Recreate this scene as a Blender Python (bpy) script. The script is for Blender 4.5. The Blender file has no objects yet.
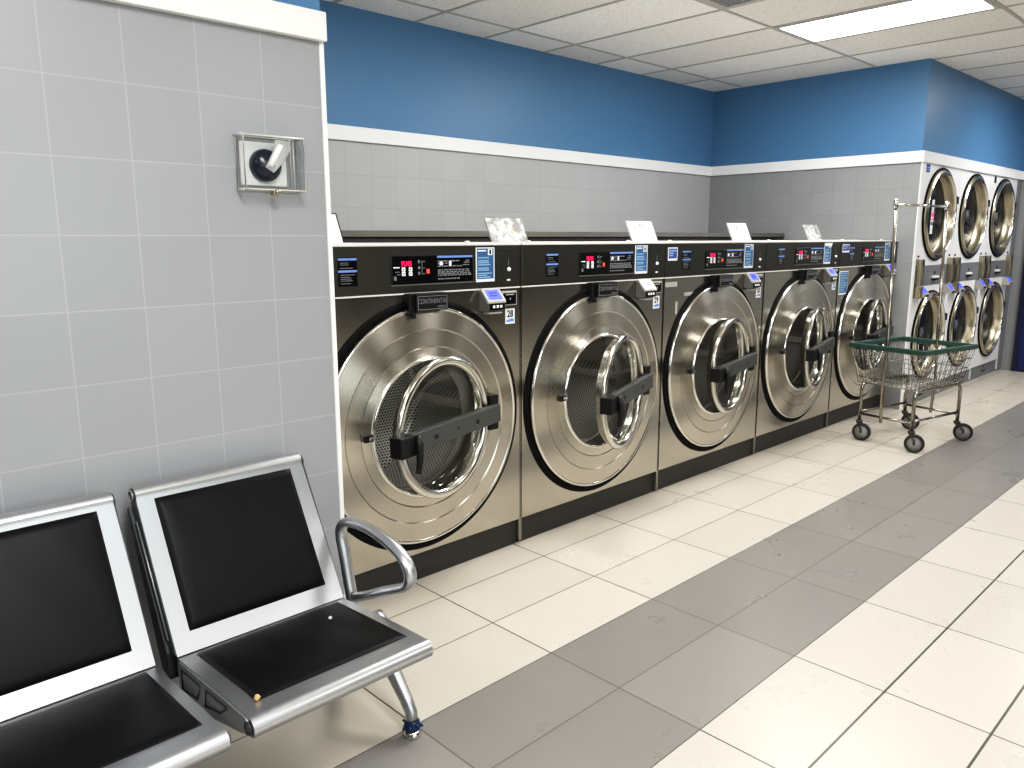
import bpy, bmesh, math, random
from mathutils import Vector, Matrix
random.seed(7)
C = bpy.context.scene.collection
PI = math.pi

# ------------------------------------------------------------------ helpers
class MB:
    """collects shapes into one mesh; idx = material slot used for the next shapes"""
    def __init__(s):
        s.bm = bmesh.new(); s.idx = 0
    def _f(s, vs, smooth=False):
        try:
            f = s.bm.faces.new(vs)
        except ValueError:
            return None
        f.material_index = s.idx; f.smooth = smooth
        return f
    def box(s, x0, x1, y0, y1, z0, z1, bev=0, seg=2):
        b = bmesh.new()
        bmesh.ops.create_cube(b, size=1)
        for v in b.verts:
            v.co = Vector((x0 + (v.co.x + .5) * (x1 - x0), y0 + (v.co.y + .5) * (y1 - y0), z0 + (v.co.z + .5) * (z1 - z0)))
        if bev:
            bmesh.ops.bevel(b, geom=list(b.edges), offset=bev, segments=seg, profile=.5, affect='EDGES')
        s.merge(b); return s
    def merge(s, b, mtx=None, smooth=None):
        if mtx is not None: bmesh.ops.transform(b, matrix=mtx, verts=b.verts)
        mp = {}
        for v in b.verts: mp[v] = s.bm.verts.new(v.co)
        for f in b.faces:
            g = s._f([mp[v] for v in f.verts], f.smooth if smooth is None else smooth)
        b.free()
    def prism(s, poly, a0, a1, axis='x', smooth=False):
        """poly of 2D points extruded along axis; x: (y,z)  y: (x,z)  z: (x,y)"""
        def P(p, a):
            return {'x': (a, p[0], p[1]), 'y': (p[0], a, p[1]), 'z': (p[0], p[1], a)}[axis]
        A = [s.bm.verts.new(P(p, a0)) for p in poly]
        B = [s.bm.verts.new(P(p, a1)) for p in poly]
        n = len(poly)
        s._f(list(reversed(A))); s._f(B)
        for i in range(n):
            s._f([A[i], A[(i + 1) % n], B[(i + 1) % n], B[i]], smooth)
        return s
    def tube(s, pts, r, seg=8, closed=False, cap=True):
        pts = [Vector(p) for p in pts]; n = len(pts)
        rr = r if isinstance(r, (list, tuple)) else [r] * n
        rings = []; up = None
        for i, p in enumerate(pts):
            if closed: t = pts[(i + 1) % n] - pts[i - 1]
            elif i == 0: t = pts[1] - p
            elif i == n - 1: t = p - pts[i - 1]
            else: t = (pts[i + 1] - p).normalized() + (p - pts[i - 1]).normalized()
            t.normalize()
            if up is None:
                up = Vector((0, 0, 1)) if abs(t.z) < .9 else Vector((1, 0, 0))
            a = (up - t * up.dot(t)).normalized(); up = a; b = t.cross(a)
            rings.append([s.bm.verts.new(p + (a * math.cos(2 * PI * k / seg) + b * math.sin(2 * PI * k / seg)) * rr[i]) for k in range(seg)])
        m = n if closed else n - 1
        for i in range(m):
            A = rings[i]; B = rings[(i + 1) % n]
            for k in range(seg):
                s._f([A[k], A[(k + 1) % seg], B[(k + 1) % seg], B[k]], True)
        if cap and not closed:
            s._f(list(reversed(rings[0]))); s._f(rings[-1])
        return s
    def lathe(s, prof, c=(0, 0, 0), axis='y', seg=64, smooth=True, closed=False):
        """prof of (radius, along) revolved round an axis through c"""
        c = Vector(c); rings = []
        for r, a in prof:
            ring = []
            if r < 1e-6:
                v = {'y': (0, a, 0), 'z': (0, 0, a), 'x': (a, 0, 0)}[axis]
                ring = [s.bm.verts.new(c + Vector(v))] * seg
            else:
                for k in range(seg):
                    t = 2 * PI * k / seg; u, w = r * math.cos(t), r * math.sin(t)
                    v = {'y': (u, a, w), 'z': (u, w, a), 'x': (a, u, w)}[axis]
                    ring.append(s.bm.verts.new(c + Vector(v)))
            rings.append(ring)
        n = len(rings)
        for i in range(n if closed else n - 1):
            A, B = rings[i], rings[(i + 1) % n]
            for k in range(seg):
                q = []
                for v in (A[k], A[(k + 1) % seg], B[(k + 1) % seg], B[k]):
                    if v not in q: q.append(v)
                if len(q) > 2: s._f(q, smooth)
        return s
    def text(s, txt, size, at, yaw=0, squash=1.0, extr=.0006, bold=0):
        """flat lettering in the XZ plane facing -Y, centred at 'at'"""
        cu = bpy.data.curves.new('t', 'FONT'); cu.body = txt; cu.size = size
        cu.align_x = 'CENTER'; cu.align_y = 'CENTER'; cu.extrude = extr; cu.resolution_u = 3; cu.offset = bold
        o = bpy.data.objects.new('t', cu)
        me = o.to_mesh()
        b = bmesh.new(); b.from_mesh(me); o.to_mesh_clear()
        bpy.data.objects.remove(o); bpy.data.curves.remove(cu)
        for v in b.verts: v.co = Vector((v.co.x * squash, -v.co.z, v.co.y))
        s.merge(b, Matrix.Translation(Vector(at)) @ Matrix.Rotation(yaw, 4, 'Z'), smooth=False)
        return s
    def build(s, name, mats, parent=None, loc=None, normals=True, auto=None):
        if normals: bmesh.ops.recalc_face_normals(s.bm, faces=s.bm.faces)
        me = bpy.data.meshes.new(name); s.bm.to_mesh(me); s.bm.free()
        for m in (mats if isinstance(mats, (list, tuple)) else [mats]): me.materials.append(m)
        if auto:
            me.polygons.foreach_set('use_smooth', [True] * len(me.polygons))
            me.set_sharp_from_angle(angle=math.radians(auto))
        o = bpy.data.objects.new(name, me); C.objects.link(o)
        if loc is not None: o.location = loc
        if parent is not None: o.parent = parent
        return o

def empty(name, loc, rz=0):
    o = bpy.data.objects.new(name, None); C.objects.link(o)
    o.location = loc; o.rotation_euler = (0, 0, rz); o.empty_display_size = .1
    return o
def tag(o, label, cat, group=None):
    o['label'] = label; o['category'] = cat
    if group: o['group'] = group
    return o
def struct(o):
    o['kind'] = 'structure'; return o
def copy_tree(o, parent=None):
    c = o.copy(); C.objects.link(c); c.parent = parent
    for ch in list(o.children): copy_tree(ch, c)
    return c
def kid(o, name):
    for ch in o.children:
        if ch.name.split('.')[0] == name: return ch
    return None

# ------------------------------------------------------------------ materials
def srgb(r, g, b):
    f = lambda c: (c / 255 / 12.92) if c / 255 <= .04045 else ((c / 255 + .055) / 1.055) ** 2.4
    return (f(r), f(g), f(b), 1)
class N:
    def __init__(s, name):
        s.m = bpy.data.materials.new(name); s.m.use_nodes = True
        s.t = s.m.node_tree; s.bsdf = s.t.nodes['Principled BSDF']; s.out = s.t.nodes['Material Output']
    def n(s, typ, **k):
        nd = s.t.nodes.new(typ)
        for a, v in k.items(): setattr(nd, a, v)
        return nd
    def l(s, a, b): s.t.links.new(a, b)
    def val(s, sock, v):
        if isinstance(v, bpy.types.NodeSocket): s.l(v, sock)
        else: sock.default_value = v
    def math(s, op, a, b=0, c=0):
        nd = s.n('ShaderNodeMath', operation=op)
        s.val(nd.inputs[0], a); s.val(nd.inputs[1], b); s.val(nd.inputs[2], c)
        return nd.outputs[0]
    def mix(s, f, a, b):
        nd = s.n('ShaderNodeMix', data_type='RGBA')
        s.val(nd.inputs[0], f); s.val(nd.inputs[6], a); s.val(nd.inputs[7], b)
        return nd.outputs[2]
    def obj(s):
        tc = s.n('ShaderNodeTexCoord'); sp = s.n('ShaderNodeSeparateXYZ'); s.l(tc.outputs['Object'], sp.inputs[0])
        return tc.outputs['Object'], sp.outputs
    def world(s):
        g = s.n('ShaderNodeNewGeometry'); sp = s.n('ShaderNodeSeparateXYZ'); s.l(g.outputs['Position'], sp.inputs[0])
        return g.outputs['Position'], sp.outputs
    def noise(s, vec, scale, detail=3, rough=.5):
        nd = s.n('ShaderNodeTexNoise'); s.l(vec, nd.inputs['Vector'])
        nd.inputs['Scale'].default_value = scale; nd.inputs['Detail'].default_value = detail; nd.inputs['Roughness'].default_value = rough
        return nd.outputs['Fac']
    def bump(s, h, strength=.2, dist=.01):
        nd = s.n('ShaderNodeBump'); nd.inputs['Strength'].default_value = strength; nd.inputs['Distance'].default_value = dist
        s.l(h, nd.inputs['Height']); s.l(nd.outputs[0], s.bsdf.inputs['Normal'])
    def set(s, **k):
        nm = dict(col='Base Color', rough='Roughness', metal='Metallic', spec='Specular IOR Level', emit='Emission Color', es='Emission Strength', alpha='Alpha', tr='Transmission Weight', ior='IOR', coat='Coat Weight', cr='Coat Roughness', an='Anisotropic', anr='Anisotropic Rotation')
        for a, v in k.items(): s.val(s.bsdf.inputs[nm[a]], v)
        return s

def plain(name, col, rough=.5, metal=0, spec=.5, var=.06, scale=18, coat=0, es=0, bump=0):
    """a flat colour with a faint procedural mottling"""
    k = N(name); ob, _ = k.obj(); nz = k.noise(ob, scale, 4)
    c = srgb(*col); lo = tuple(x * (1 - var) for x in c[:3]) + (1,); hi = tuple(min(1, x * (1 + var)) for x in c[:3]) + (1,)
    k.set(col=k.mix(nz, lo, hi), rough=rough, metal=metal, spec=spec, coat=coat)
    if es: k.set(emit=c, es=es)
    if bump: k.bump(k.noise(ob, scale * 12, 2), bump, .002)
    return k.m

def steel(name, col, rough, brushed=None, streak=.08, an=0.0):
    k = N(name); ob, xyz = k.obj()
    if brushed is not None:
        mp = k.n('ShaderNodeMapping'); mp.inputs['Scale'].default_value = brushed; k.l(ob, mp.inputs[0])
        nz = k.noise(mp.outputs[0], 1, 4, .6)
    else:
        nz = k.noise(ob, 30, 3)
    c = srgb(*col); lo = tuple(x * (1 - streak) for x in c[:3]) + (1,); hi = tuple(min(1, x * (1 + streak)) for x in c[:3]) + (1,)
    blot = k.noise(ob, 3.0, 3)
    k.set(col=k.mix(nz, lo, hi), metal=1, rough=k.math('ADD', k.math('MULTIPLY', k.math('SUBTRACT', blot, .5), .12), rough))
    if an:
        tg = k.n('ShaderNodeTangent', direction_type='RADIAL', axis='Y'); k.l(tg.outputs[0], k.bsdf.inputs['Tangent'])
        k.set(an=an)
    return k.m

def radial_steel(name, col, rough, an=.75):
    """round-brushed sheet: fan-shaped glints turning about the local Y axis"""
    k = N(name); ob, xyz = k.obj()
    ang = k.math('ARCTAN2', xyz[2], xyz[0])
    r = k.math('SQRT', k.math('ADD', k.math('MULTIPLY', xyz[0], xyz[0]), k.math('MULTIPLY', xyz[2], xyz[2])))
    cb = k.n('ShaderNodeCombineXYZ'); k.l(k.math('MULTIPLY', r, 160), cb.inputs[0]); k.l(k.math('MULTIPLY', ang, .12), cb.inputs[1])
    fine = k.noise(cb.outputs[0], 1, 3, .6)
    c = srgb(*col); lo = tuple(x * .94 for x in c[:3]) + (1,); hi = tuple(min(1, x * 1.04) for x in c[:3]) + (1,)
    blot = k.noise(ob, 3.5, 3)
    k.set(col=k.mix(fine, lo, hi), metal=1, rough=k.math('ADD', k.math('MULTIPLY', k.math('SUBTRACT', blot, .5), .10), rough), an=an, anr=.25)
    tg = k.n('ShaderNodeTangent', direction_type='RADIAL', axis='Y'); k.l(tg.outputs[0], k.bsdf.inputs['Tangent'])
    k.bump(fine, .012, .001)
    return k.m

def line_mask(k, coord, origin, pitch, w):
    """1 on a joint line, 0 on the tile"""
    f = k.math('FRACT', k.math('DIVIDE', k.math('SUBTRACT', coord, origin - pitch * 200 + w / 2), pitch))
    return k.math('GREATER_THAN', f, 1 - w / pitch)
def cell(k, coord, origin, pitch):
    return k.math('FLOOR', k.math('DIVIDE', k.math('SUBTRACT', coord, origin - pitch * 200), pitch))

ZT = 2.10     # the blue paint starts behind the white rail
def wall_mat(name, axis, origin, pitch, zo, zp, grey, grout, blue, rough=.34, gw=.0035):
    k = N(name); pos, xyz = k.world()
    a = xyz[0] if axis == 'x' else xyz[1]
    m = k.math('MAXIMUM', line_mask(k, a, origin, pitch, gw), line_mask(k, xyz[2], zo, zp, gw))
    cb = k.n('ShaderNodeCombineXYZ'); k.l(cell(k, a, origin, pitch), cb.inputs[0]); k.l(cell(k, xyz[2], zo, zp), cb.inputs[1])
    wn = k.n('ShaderNodeTexWhiteNoise', noise_dimensions='3D'); k.l(cb.outputs[0], wn.inputs['Vector'])
    g = srgb(*grey); lo = tuple(x * .98 for x in g[:3]) + (1,); hi = tuple(x * 1.02 for x in g[:3]) + (1,)
    tile = k.mix(wn.outputs['Value'], lo, hi)
    tile = k.mix(k.math('MULTIPLY', m, .75), tile, srgb(*grout))
    up = k.math('GREATER_THAN', xyz[2], ZT)
    b = srgb(*blue); blu = k.mix(k.noise(pos, 2.5, 3), tuple(x * .95 for x in b[:3]) + (1,), tuple(x * 1.05 for x in b[:3]) + (1,))
    k.set(col=k.mix(up, tile, blu), rough=k.math('ADD', rough, k.math('MULTIPLY', up, .06)))
    h = k.math('MULTIPLY', k.math('SUBTRACT', 1, m), k.math('SUBTRACT', 1, up))
    k.bump(h, .25, .002)
    return k.m

BLUE = (84, 128, 168)
M = {}
M['wall_left'] = wall_mat('grey_tile_near', 'x', .750, .1906, 1.849, .1935, (156, 158, 162), (174, 176, 179), BLUE)
M['wall_back'] = wall_mat('grey_tile_back', 'x', 2.940, .196, 1.853, .204, (178, 179, 180), (160, 161, 163), BLUE)
M['wall_far'] = wall_mat('grey_tile_far', 'y', 2.72, .196, 1.853, .204, (148, 149, 150), (130, 132, 134), BLUE)
M['white_paint'] = plain('white_gloss_paint', (243, 243, 242), .3, var=.02)
M['dim_wall'] = plain('dim_grey_paint', (70, 71, 74), .6)
M['dim_wall_dark'] = plain('dark_panel', (40, 41, 44), .5)

def floor_mat():
    k = N('floor_tiles'); pos, xyz = k.world()
    x0, px, y0, py = 1.864, .602, 2.355, .307
    cb = k.n('ShaderNodeCombineXYZ'); k.l(cell(k, xyz[0], x0, px), cb.inputs[0]); k.l(cell(k, xyz[1], y0, py), cb.inputs[1])
    wn = k.n('ShaderNodeTexWhiteNoise', noise_dimensions='3D'); k.l(cb.outputs[0], wn.inputs['Vector'])
    band = k.math('MULTIPLY', k.math('GREATER_THAN', xyz[1], y0 - 4 * py), k.math('LESS_THAN', xyz[1], y0 - 2 * py))
    cr = srgb(200, 193, 181); gr = srgb(133, 130, 127)
    sc = lambda c, f: tuple(x * f for x in c[:3]) + (1,)
    cream = k.mix(wn.outputs['Value'], sc(cr, .95), sc(cr, 1.04))
    gray = k.mix(wn.outputs['Value'], sc(gr, .92), sc(gr, 1.06))
    base = k.mix(band, cream, gray)
    blot = k.noise(pos, 3.2, 5, .6)
    base = k.mix(k.math('MULTIPLY', blot, .10), base, srgb(170, 160, 146))
    sp = k.noise(pos, 38, 2, .5)      # small scuffs and specks
    base = k.mix(k.math('MULTIPLY', k.math('GREATER_THAN', sp, .80), .35), base, srgb(80, 76, 72))
    jy_w = line_mask(k, xyz[1], y0, py, .0045); jx = line_mask(k, xyz[0], x0, px, .0058)
    near = k.math('LESS_THAN', xyz[1], y0 - 4.5 * py)
    jyn = k.math('MULTIPLY', line_mask(k, xyz[1], y0, py, .0075), near)
    j = k.math('MAXIMUM', k.math('MAXIMUM', jy_w, jx), jyn)
    gcol = k.mix(band, srgb(48, 43, 38), srgb(98, 93, 88))
    k.set(col=k.mix(k.math('MULTIPLY', j, .9), base, gcol), rough=k.math('ADD', .30, k.math('MULTIPLY', k.math('SUBTRACT', blot, .5), .2)), spec=.3)
    k.bump(k.math('SUBTRACT', 1, j), .3, .002)
    return k.m
M['floor'] = floor_mat()

def ceiling_mat():
    k = N('mineral_ceiling_board'); pos, xyz = k.world()
    cb = k.n('ShaderNodeCombineXYZ'); k.l(cell(k, xyz[0], 3.32, .61), cb.inputs[0]); k.l(cell(k, xyz[1], 4.04, 1.22), cb.inputs[1])
    wn = k.n('ShaderNodeTexWhiteNoise', noise_dimensions='3D'); k.l(cb.outputs[0], wn.inputs['Vector'])
    a = srgb(228, 225, 220); b = srgb(244, 242, 238)
    base = k.mix(wn.outputs['Value'], a, b)
    sp = k.noise(pos, 85, 3, .6)
    base = k.mix(k.math('MULTIPLY', k.math('GREATER_THAN', sp, .6), .35), base, srgb(150, 146, 138))
    k.set(col=base, rough=.9, spec=.1)
    k.bump(sp, .25, .004)
    return k.m
M['ceiling'] = ceiling_mat()
M['grid'] = plain('ceiling_grid_metal', (176, 174, 170), .5)

M['steel_front'] = steel('stainless_front', (188, 184, 174), .19, (6, 6, 140), .05)
M['steel_ring'] = radial_steel('round_brushed_steel', (198, 193, 182), .25, .9)
M['steel_lip'] = steel('bright_steel_lip', (226, 224, 218), .14, None, .02)
M['chrome'] = steel('chrome', (216, 214, 208), .10, None, .02)
M['chrome_door'] = steel('polished_door_steel', (212, 210, 203), .14, None, .03)
M['panel_dark'] = steel('dark_control_panel', (88, 87, 81), .38, (6, 6, 160), .06)
M['edge_lit'] = plain('painted_lit_edge', (226, 222, 216), .35, var=.02)  # lamp light grazing the washer tops, put into a pale colour
M['black_plastic'] = plain('black_plastic', (13, 13, 14), .42, spec=.35)
M['black_gasket'] = plain('black_rubber', (4, 4, 4), .7, spec=.15)
M['bar_dark'] = plain('grey_enamelled_bar', (66, 68, 66), .42)
M['kick'] = plain('dark_kick_plate', (44, 43, 40), .5)
M['screen_black'] = plain('glossy_black_fascia', (8, 8, 10), .18)
M['red_led'] = plain('red_led', (255, 22, 84), .4, es=2.2)
M['orange_led'] = plain('orange_button', (240, 90, 60), .4, es=.5)
M['white_print'] = plain('white_print', (232, 232, 232), .5, es=.12)
M['grey_print'] = plain('grey_print', (120, 122, 126), .5)
M['blue_stripe'] = plain('light_blue_print', (112, 146, 214), .5)
M['blue_sticker'] = plain('blue_sticker', (52, 96, 140), .4)
M['paleblue'] = plain('pale_blue_print', (150, 185, 215), .5)
M['navy_sticker'] = plain('navy_sticker', (62, 76, 150), .4)
M['white_sticker'] = plain('white_sticker', (236, 238, 240), .45)
M['black_print'] = plain('black_print', (16, 16, 18), .5)
M['lcd_blue'] = plain('blue_lcd', (72, 86, 255), .3, es=.9)
M['lcd_dark'] = plain('deep_blue_lcd_text', (40, 40, 190), .3, es=.5)
M['reader'] = plain('light_grey_plastic', (172, 170, 164), .36)
M['reader_dark'] = plain('mid_grey_plastic', (92, 91, 86), .4)
M['silver'] = steel('silver_powder_coat', (190, 192, 195), .36, None, .02)
M['silver_dark'] = plain('dark_grey_casting', (62, 65, 68), .38, metal=.5)
M['silver_mid'] = plain('mid_grey_casting', (158, 160, 163), .38, metal=.6)
M['vinyl'] = plain('black_vinyl', (6, 6, 8), .42, spec=.16, var=.15, scale=6, bump=.08)
M['blue_tape'] = plain('dark_blue_tape', (18, 44, 84), .3)
M['crumb'] = plain('tan_foam', (190, 160, 120), .8)
M['green'] = plain('dark_green_plastic', (44, 74, 66), .38)
M['wire'] = steel('zinc_wire', (150, 147, 140), .28, None, .05)
M['frame_chrome'] = steel('dull_chrome_tube', (158, 152, 142), .16, None, .05)
M['tyre'] = plain('grey_black_rubber', (34, 34, 34), .6)
M['hub'] = plain('pale_grey_wheel', (150, 149, 146), .45)
M['rust'] = plain('dull_bracket', (74, 68, 61), .5, metal=.4)
M['dryer_white'] = plain('white_enamel', (240, 240, 241), .28, var=.02)
M['dryer_grey'] = plain('grey_dryer_panel', (118, 121, 124), .4)
M['nickel'] = steel('worn_nickel', (176, 168, 148), .3, None, .06)
M['dark_glass'] = plain('dark_navy_glass', (7, 12, 24), .25, spec=.12)
M['navy'] = plain('navy_paint', (12, 28, 92), .4)
M['navy_dark'] = plain('deep_navy_paint', (7, 15, 54), .5)
M['edge_plastic'] = plain('pale_acrylic_edge', (214, 212, 206), .25)
M['knob'] = plain('blue_black_dome', (30, 38, 54), .2, spec=.6)
M['lid_white'] = plain('white_plastic_lid', (238, 236, 230), .4, var=.03)
def smear_mat():
    k = N('soap_smeared_lid'); ob, xyz = k.obj()
    nz = k.noise(ob, 22, 5, .65); th = k.n('ShaderNodeMapRange'); k.l(nz, th.inputs[0])
    th.inputs[1].default_value = .42; th.inputs[2].default_value = .62
    k.set(col=k.mix(th.outputs[0], srgb(118, 120, 116), srgb(208, 208, 202)), rough=.3)
    return k.m
M['lid_smear'] = smear_mat()

def glass_mat(name, tint, gloss=.10, rough=.02):
    """thin clear sheet: see-through with a fresnel reflection"""
    k = N(name); t = k.t
    t.nodes.remove(k.bsdf)
    ob, _ = k.obj(); nz = k.noise(ob, 5, 2)
    tr = k.n('ShaderNodeBsdfTransparent'); k.l(k.mix(nz, srgb(*tint), srgb(*[min(255, c + 6) for c in tint])), tr.inputs[0])
    gl = k.n('ShaderNodeBsdfGlossy'); gl.inputs['Roughness'].default_value = rough
    lw = k.n('ShaderNodeLayerWeight'); lw.inputs[0].default_value = .5
    fac = k.math('ADD', k.math('MULTIPLY', k.math('POWER', lw.outputs['Facing'], 3.0), .35), gloss * .3)
    mx = k.n('ShaderNodeMixShader'); k.l(fac, mx.inputs[0]); k.l(tr.outputs[0], mx.inputs[1]); k.l(gl.outputs[0], mx.inputs[2])
    k.l(mx.outputs[0], k.out.inputs[0])
    return k.m
M['porthole'] = glass_mat('porthole_glass', (236, 238, 236), .12)
M['acrylic'] = glass_mat('clear_acrylic', (247, 248, 248), .2)

def drum_mat():
    k = N('perforated_drum'); ob, xyz = k.obj()
    ang = k.math('ARCTAN2', xyz[2], xyz[0])
    r = k.math('SQRT', k.math('ADD', k.math('MULTIPLY', xyz[0], xyz[0]), k.math('MULTIPLY', xyz[2], xyz[2])))
    back = k.math('GREATER_THAN', xyz[1], .498)
    P = .0165
    # barrel: staggered holes over (arc, depth); back plate: over (x, z)
    u = k.mix(back, k.math('MULTIPLY', ang, .40), xyz[0]); v = k.mix(back, xyz[1], xyz[2])
    u = k.math('DIVIDE', u, P); v = k.math('DIVIDE', v, P * .87)
    row = k.math('FLOOR', v)
    u = k.math('ADD', u, k.math('MULTIPLY', k.math('FLOORED_MODULO', row, 2), .5))
    du = k.math('SUBTRACT', k.math('FRACT', k.math('ADD', u, 100)), .5); dv = k.math('SUBTRACT', k.math('FRACT', k.math('ADD', v, 100)), .5)
    d = k.math('SQRT', k.math('ADD', k.math('MULTIPLY', du, du), k.math('MULTIPLY', dv, dv)))
    hole = k.math('LESS_THAN', d, .30)
    k.set(col=k.mix(hole, srgb(226, 223, 216), srgb(5, 5, 5)), metal=k.math('MULTIPLY', k.math('SUBTRACT', 1, hole), .35), rough=k.math('ADD', .32, k.math('MULTIPLY', hole, .5)))
    return k.m
M['drum'] = drum_mat()

def emit_mat(name, col, st):
    k = N(name); ob, _ = k.obj(); nz = k.noise(ob, 4, 2)
    e = k.n('ShaderNodeEmission'); k.l(k.mix(nz, srgb(*col), (1, 1, 1, 1)), e.inputs[0]); e.inputs[1].default_value = st
    k.l(e.outputs[0], k.out.inputs[0]); k.t.nodes.remove(k.bsdf)
    return k.m
M['diffuser'] = emit_mat('lit_diffuser', (244, 250, 255), 7.0)

# ------------------------------------------------------------------ the room
ZC = 2.852
XL, XR, YF, YB = -3.2, 9.90, -4.6, 4.36
struct(MB().box(XL, XR + .3, YF, YB, -.1, 0).build('floor', M['floor']))
ceil_o = struct(MB().box(XL, XR + .3, YF, YB, ZC, ZC + .1).build('ceiling', M['ceiling']))
g = MB()
for i in range(-12, 14):
    x = 3.32 + .61 * i
    if XL < x < XR: g.box(x - .012, x + .012, YF + .02, YB - .005, ZC - .004, ZC - .0005)
for j in range(-8, 1):
    y = 4.04 + 1.22 * j
    if YF < y < YB: g.box(XL + .02, XR - .005, y - .012, y + .012, ZC - .0045, ZC - .001)
g.build('ceiling_grid', M['grid'], ceil_o)

struct(MB().box(XL, 7.0, YB, YB + .1, 0, ZC).build('wall_back', M['wall_back']))
# partition the bench stands against, ending in front of the washers
wl = MB().box(XL, 1.331, 2.22, 2.34, 0, ZC)
struct(wl.build('wall_left', M['wall_left']))
struct(MB().box(1.322, 1.338, 2.216, 2.344, 0, 2.04, .003).build('trim_1', M['white_paint']))
tl = MB().box(XL, 1.336, 2.192, 2.2195, 2.04, 2.123, .003)
struct(tl.build('trim_2', M['white_paint']))
# far wall: faces the camera side end of the washer row
struct(MB().box(6.927, 6.978, 2.40, YB, 0, ZC).build('wall_far', M['wall_far']))
# bulkhead above the dryers and the enclosure round them
struct(MB().box(6.978, XR, 2.40, 2.55, 2.085, ZC).build('wall_front', M['wall_far']))
struct(MB().box(7.0, XR, 3.4, 3.45, 0, 2.085).build('wall_inner', M['dim_wall']))
struct(MB().box(6.924, 6.978, 2.390, 2.3995, 0, 2.06, .002).build('trim_3', M['white_paint']))
struct(MB().box(1.0, 6.926, YB - .024, YB - .0005, 2.056, 2.145, .003).build('trim_4', M['white_paint']))
struct(MB().box(6.903, 6.9265, 2.396, YB - .02, 2.056, 2.145, .003).build('trim_5', M['white_paint']))
struct(MB().box(6.903, XR - .001, 2.376, 2.3995, 2.056, 2.145, .003).build('trim_6', M['white_paint']))
# right wall beyond the dryers with a navy door
struct(MB().box(XR, XR + .1, YF, 2.55, 0, ZC).build('wall_right', M['wall_far']))
struct(MB().box(9.778, XR - .001, 2.392, 2.55, 0, 2.056, .003).build('trim_8', M['dryer_grey']))
struct(MB().box(XR - .024, XR - .0005, YF, 2.376, 2.056, 2.145, .003).build('trim_7', M['white_paint']))
d = MB().box(XR - .04, XR - .0008, 1.32, 2.285, .004, 2.03, .004)
d.idx = 1
for q in range(7):
    d.box(XR - .046, XR - .04, 1.36 + q * .13, 1.45 + q * .13, .03, 2.0, .003)
struct(d.build('door_1', [M['navy_dark'], M['navy']]))
# walls behind the camera
struct(MB().box(XL - .1, XL, YF, YB, 0, ZC).build('wall_near', M['dim_wall']))
ww = MB()
ww.box(XL, XR, YF - .1, YF, 0, .9); ww.box(XL, XR, YF - .1, YF, 2.5, ZC)
ww.box(XL, -2.2, YF - .1, YF, .9, 2.5); ww.box(3.2, XR, YF - .1, YF, .9, 2.5)
struct(ww.build('wall_rear', M['dim_wall_dark']))
wf = MB()
for x in (-2.2, -.43, 1.34, 3.12): wf.box(x, x + .08, YF - .08, YF - .02, .9, 2.5)
wf.box(-2.2, 3.2, YF - .08, YF - .02, .9, .97); wf.box(-2.2, 3.2, YF - .08, YF - .02, 2.43, 2.5)
wfo = struct(wf.build('added_window_1', M['black_plastic']))  # unseen window, added to bring more light in behind the camera
MB().box(-2.2, 3.2, YF - .055, YF - .045, .95, 2.45).build('added_window_pane', M['porthole'], wfo)
# ledge behind the washers
lg = MB().box(1.34, 6.926, 3.55, YB - .001, 0, 1.455); lg.idx = 1
lg.box(1.34, 6.918, 3.535, YB - .001, 1.462, 1.498, .003)
struct(lg.build('trim_9', [M['kick'], M['reader_dark']]))

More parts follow.
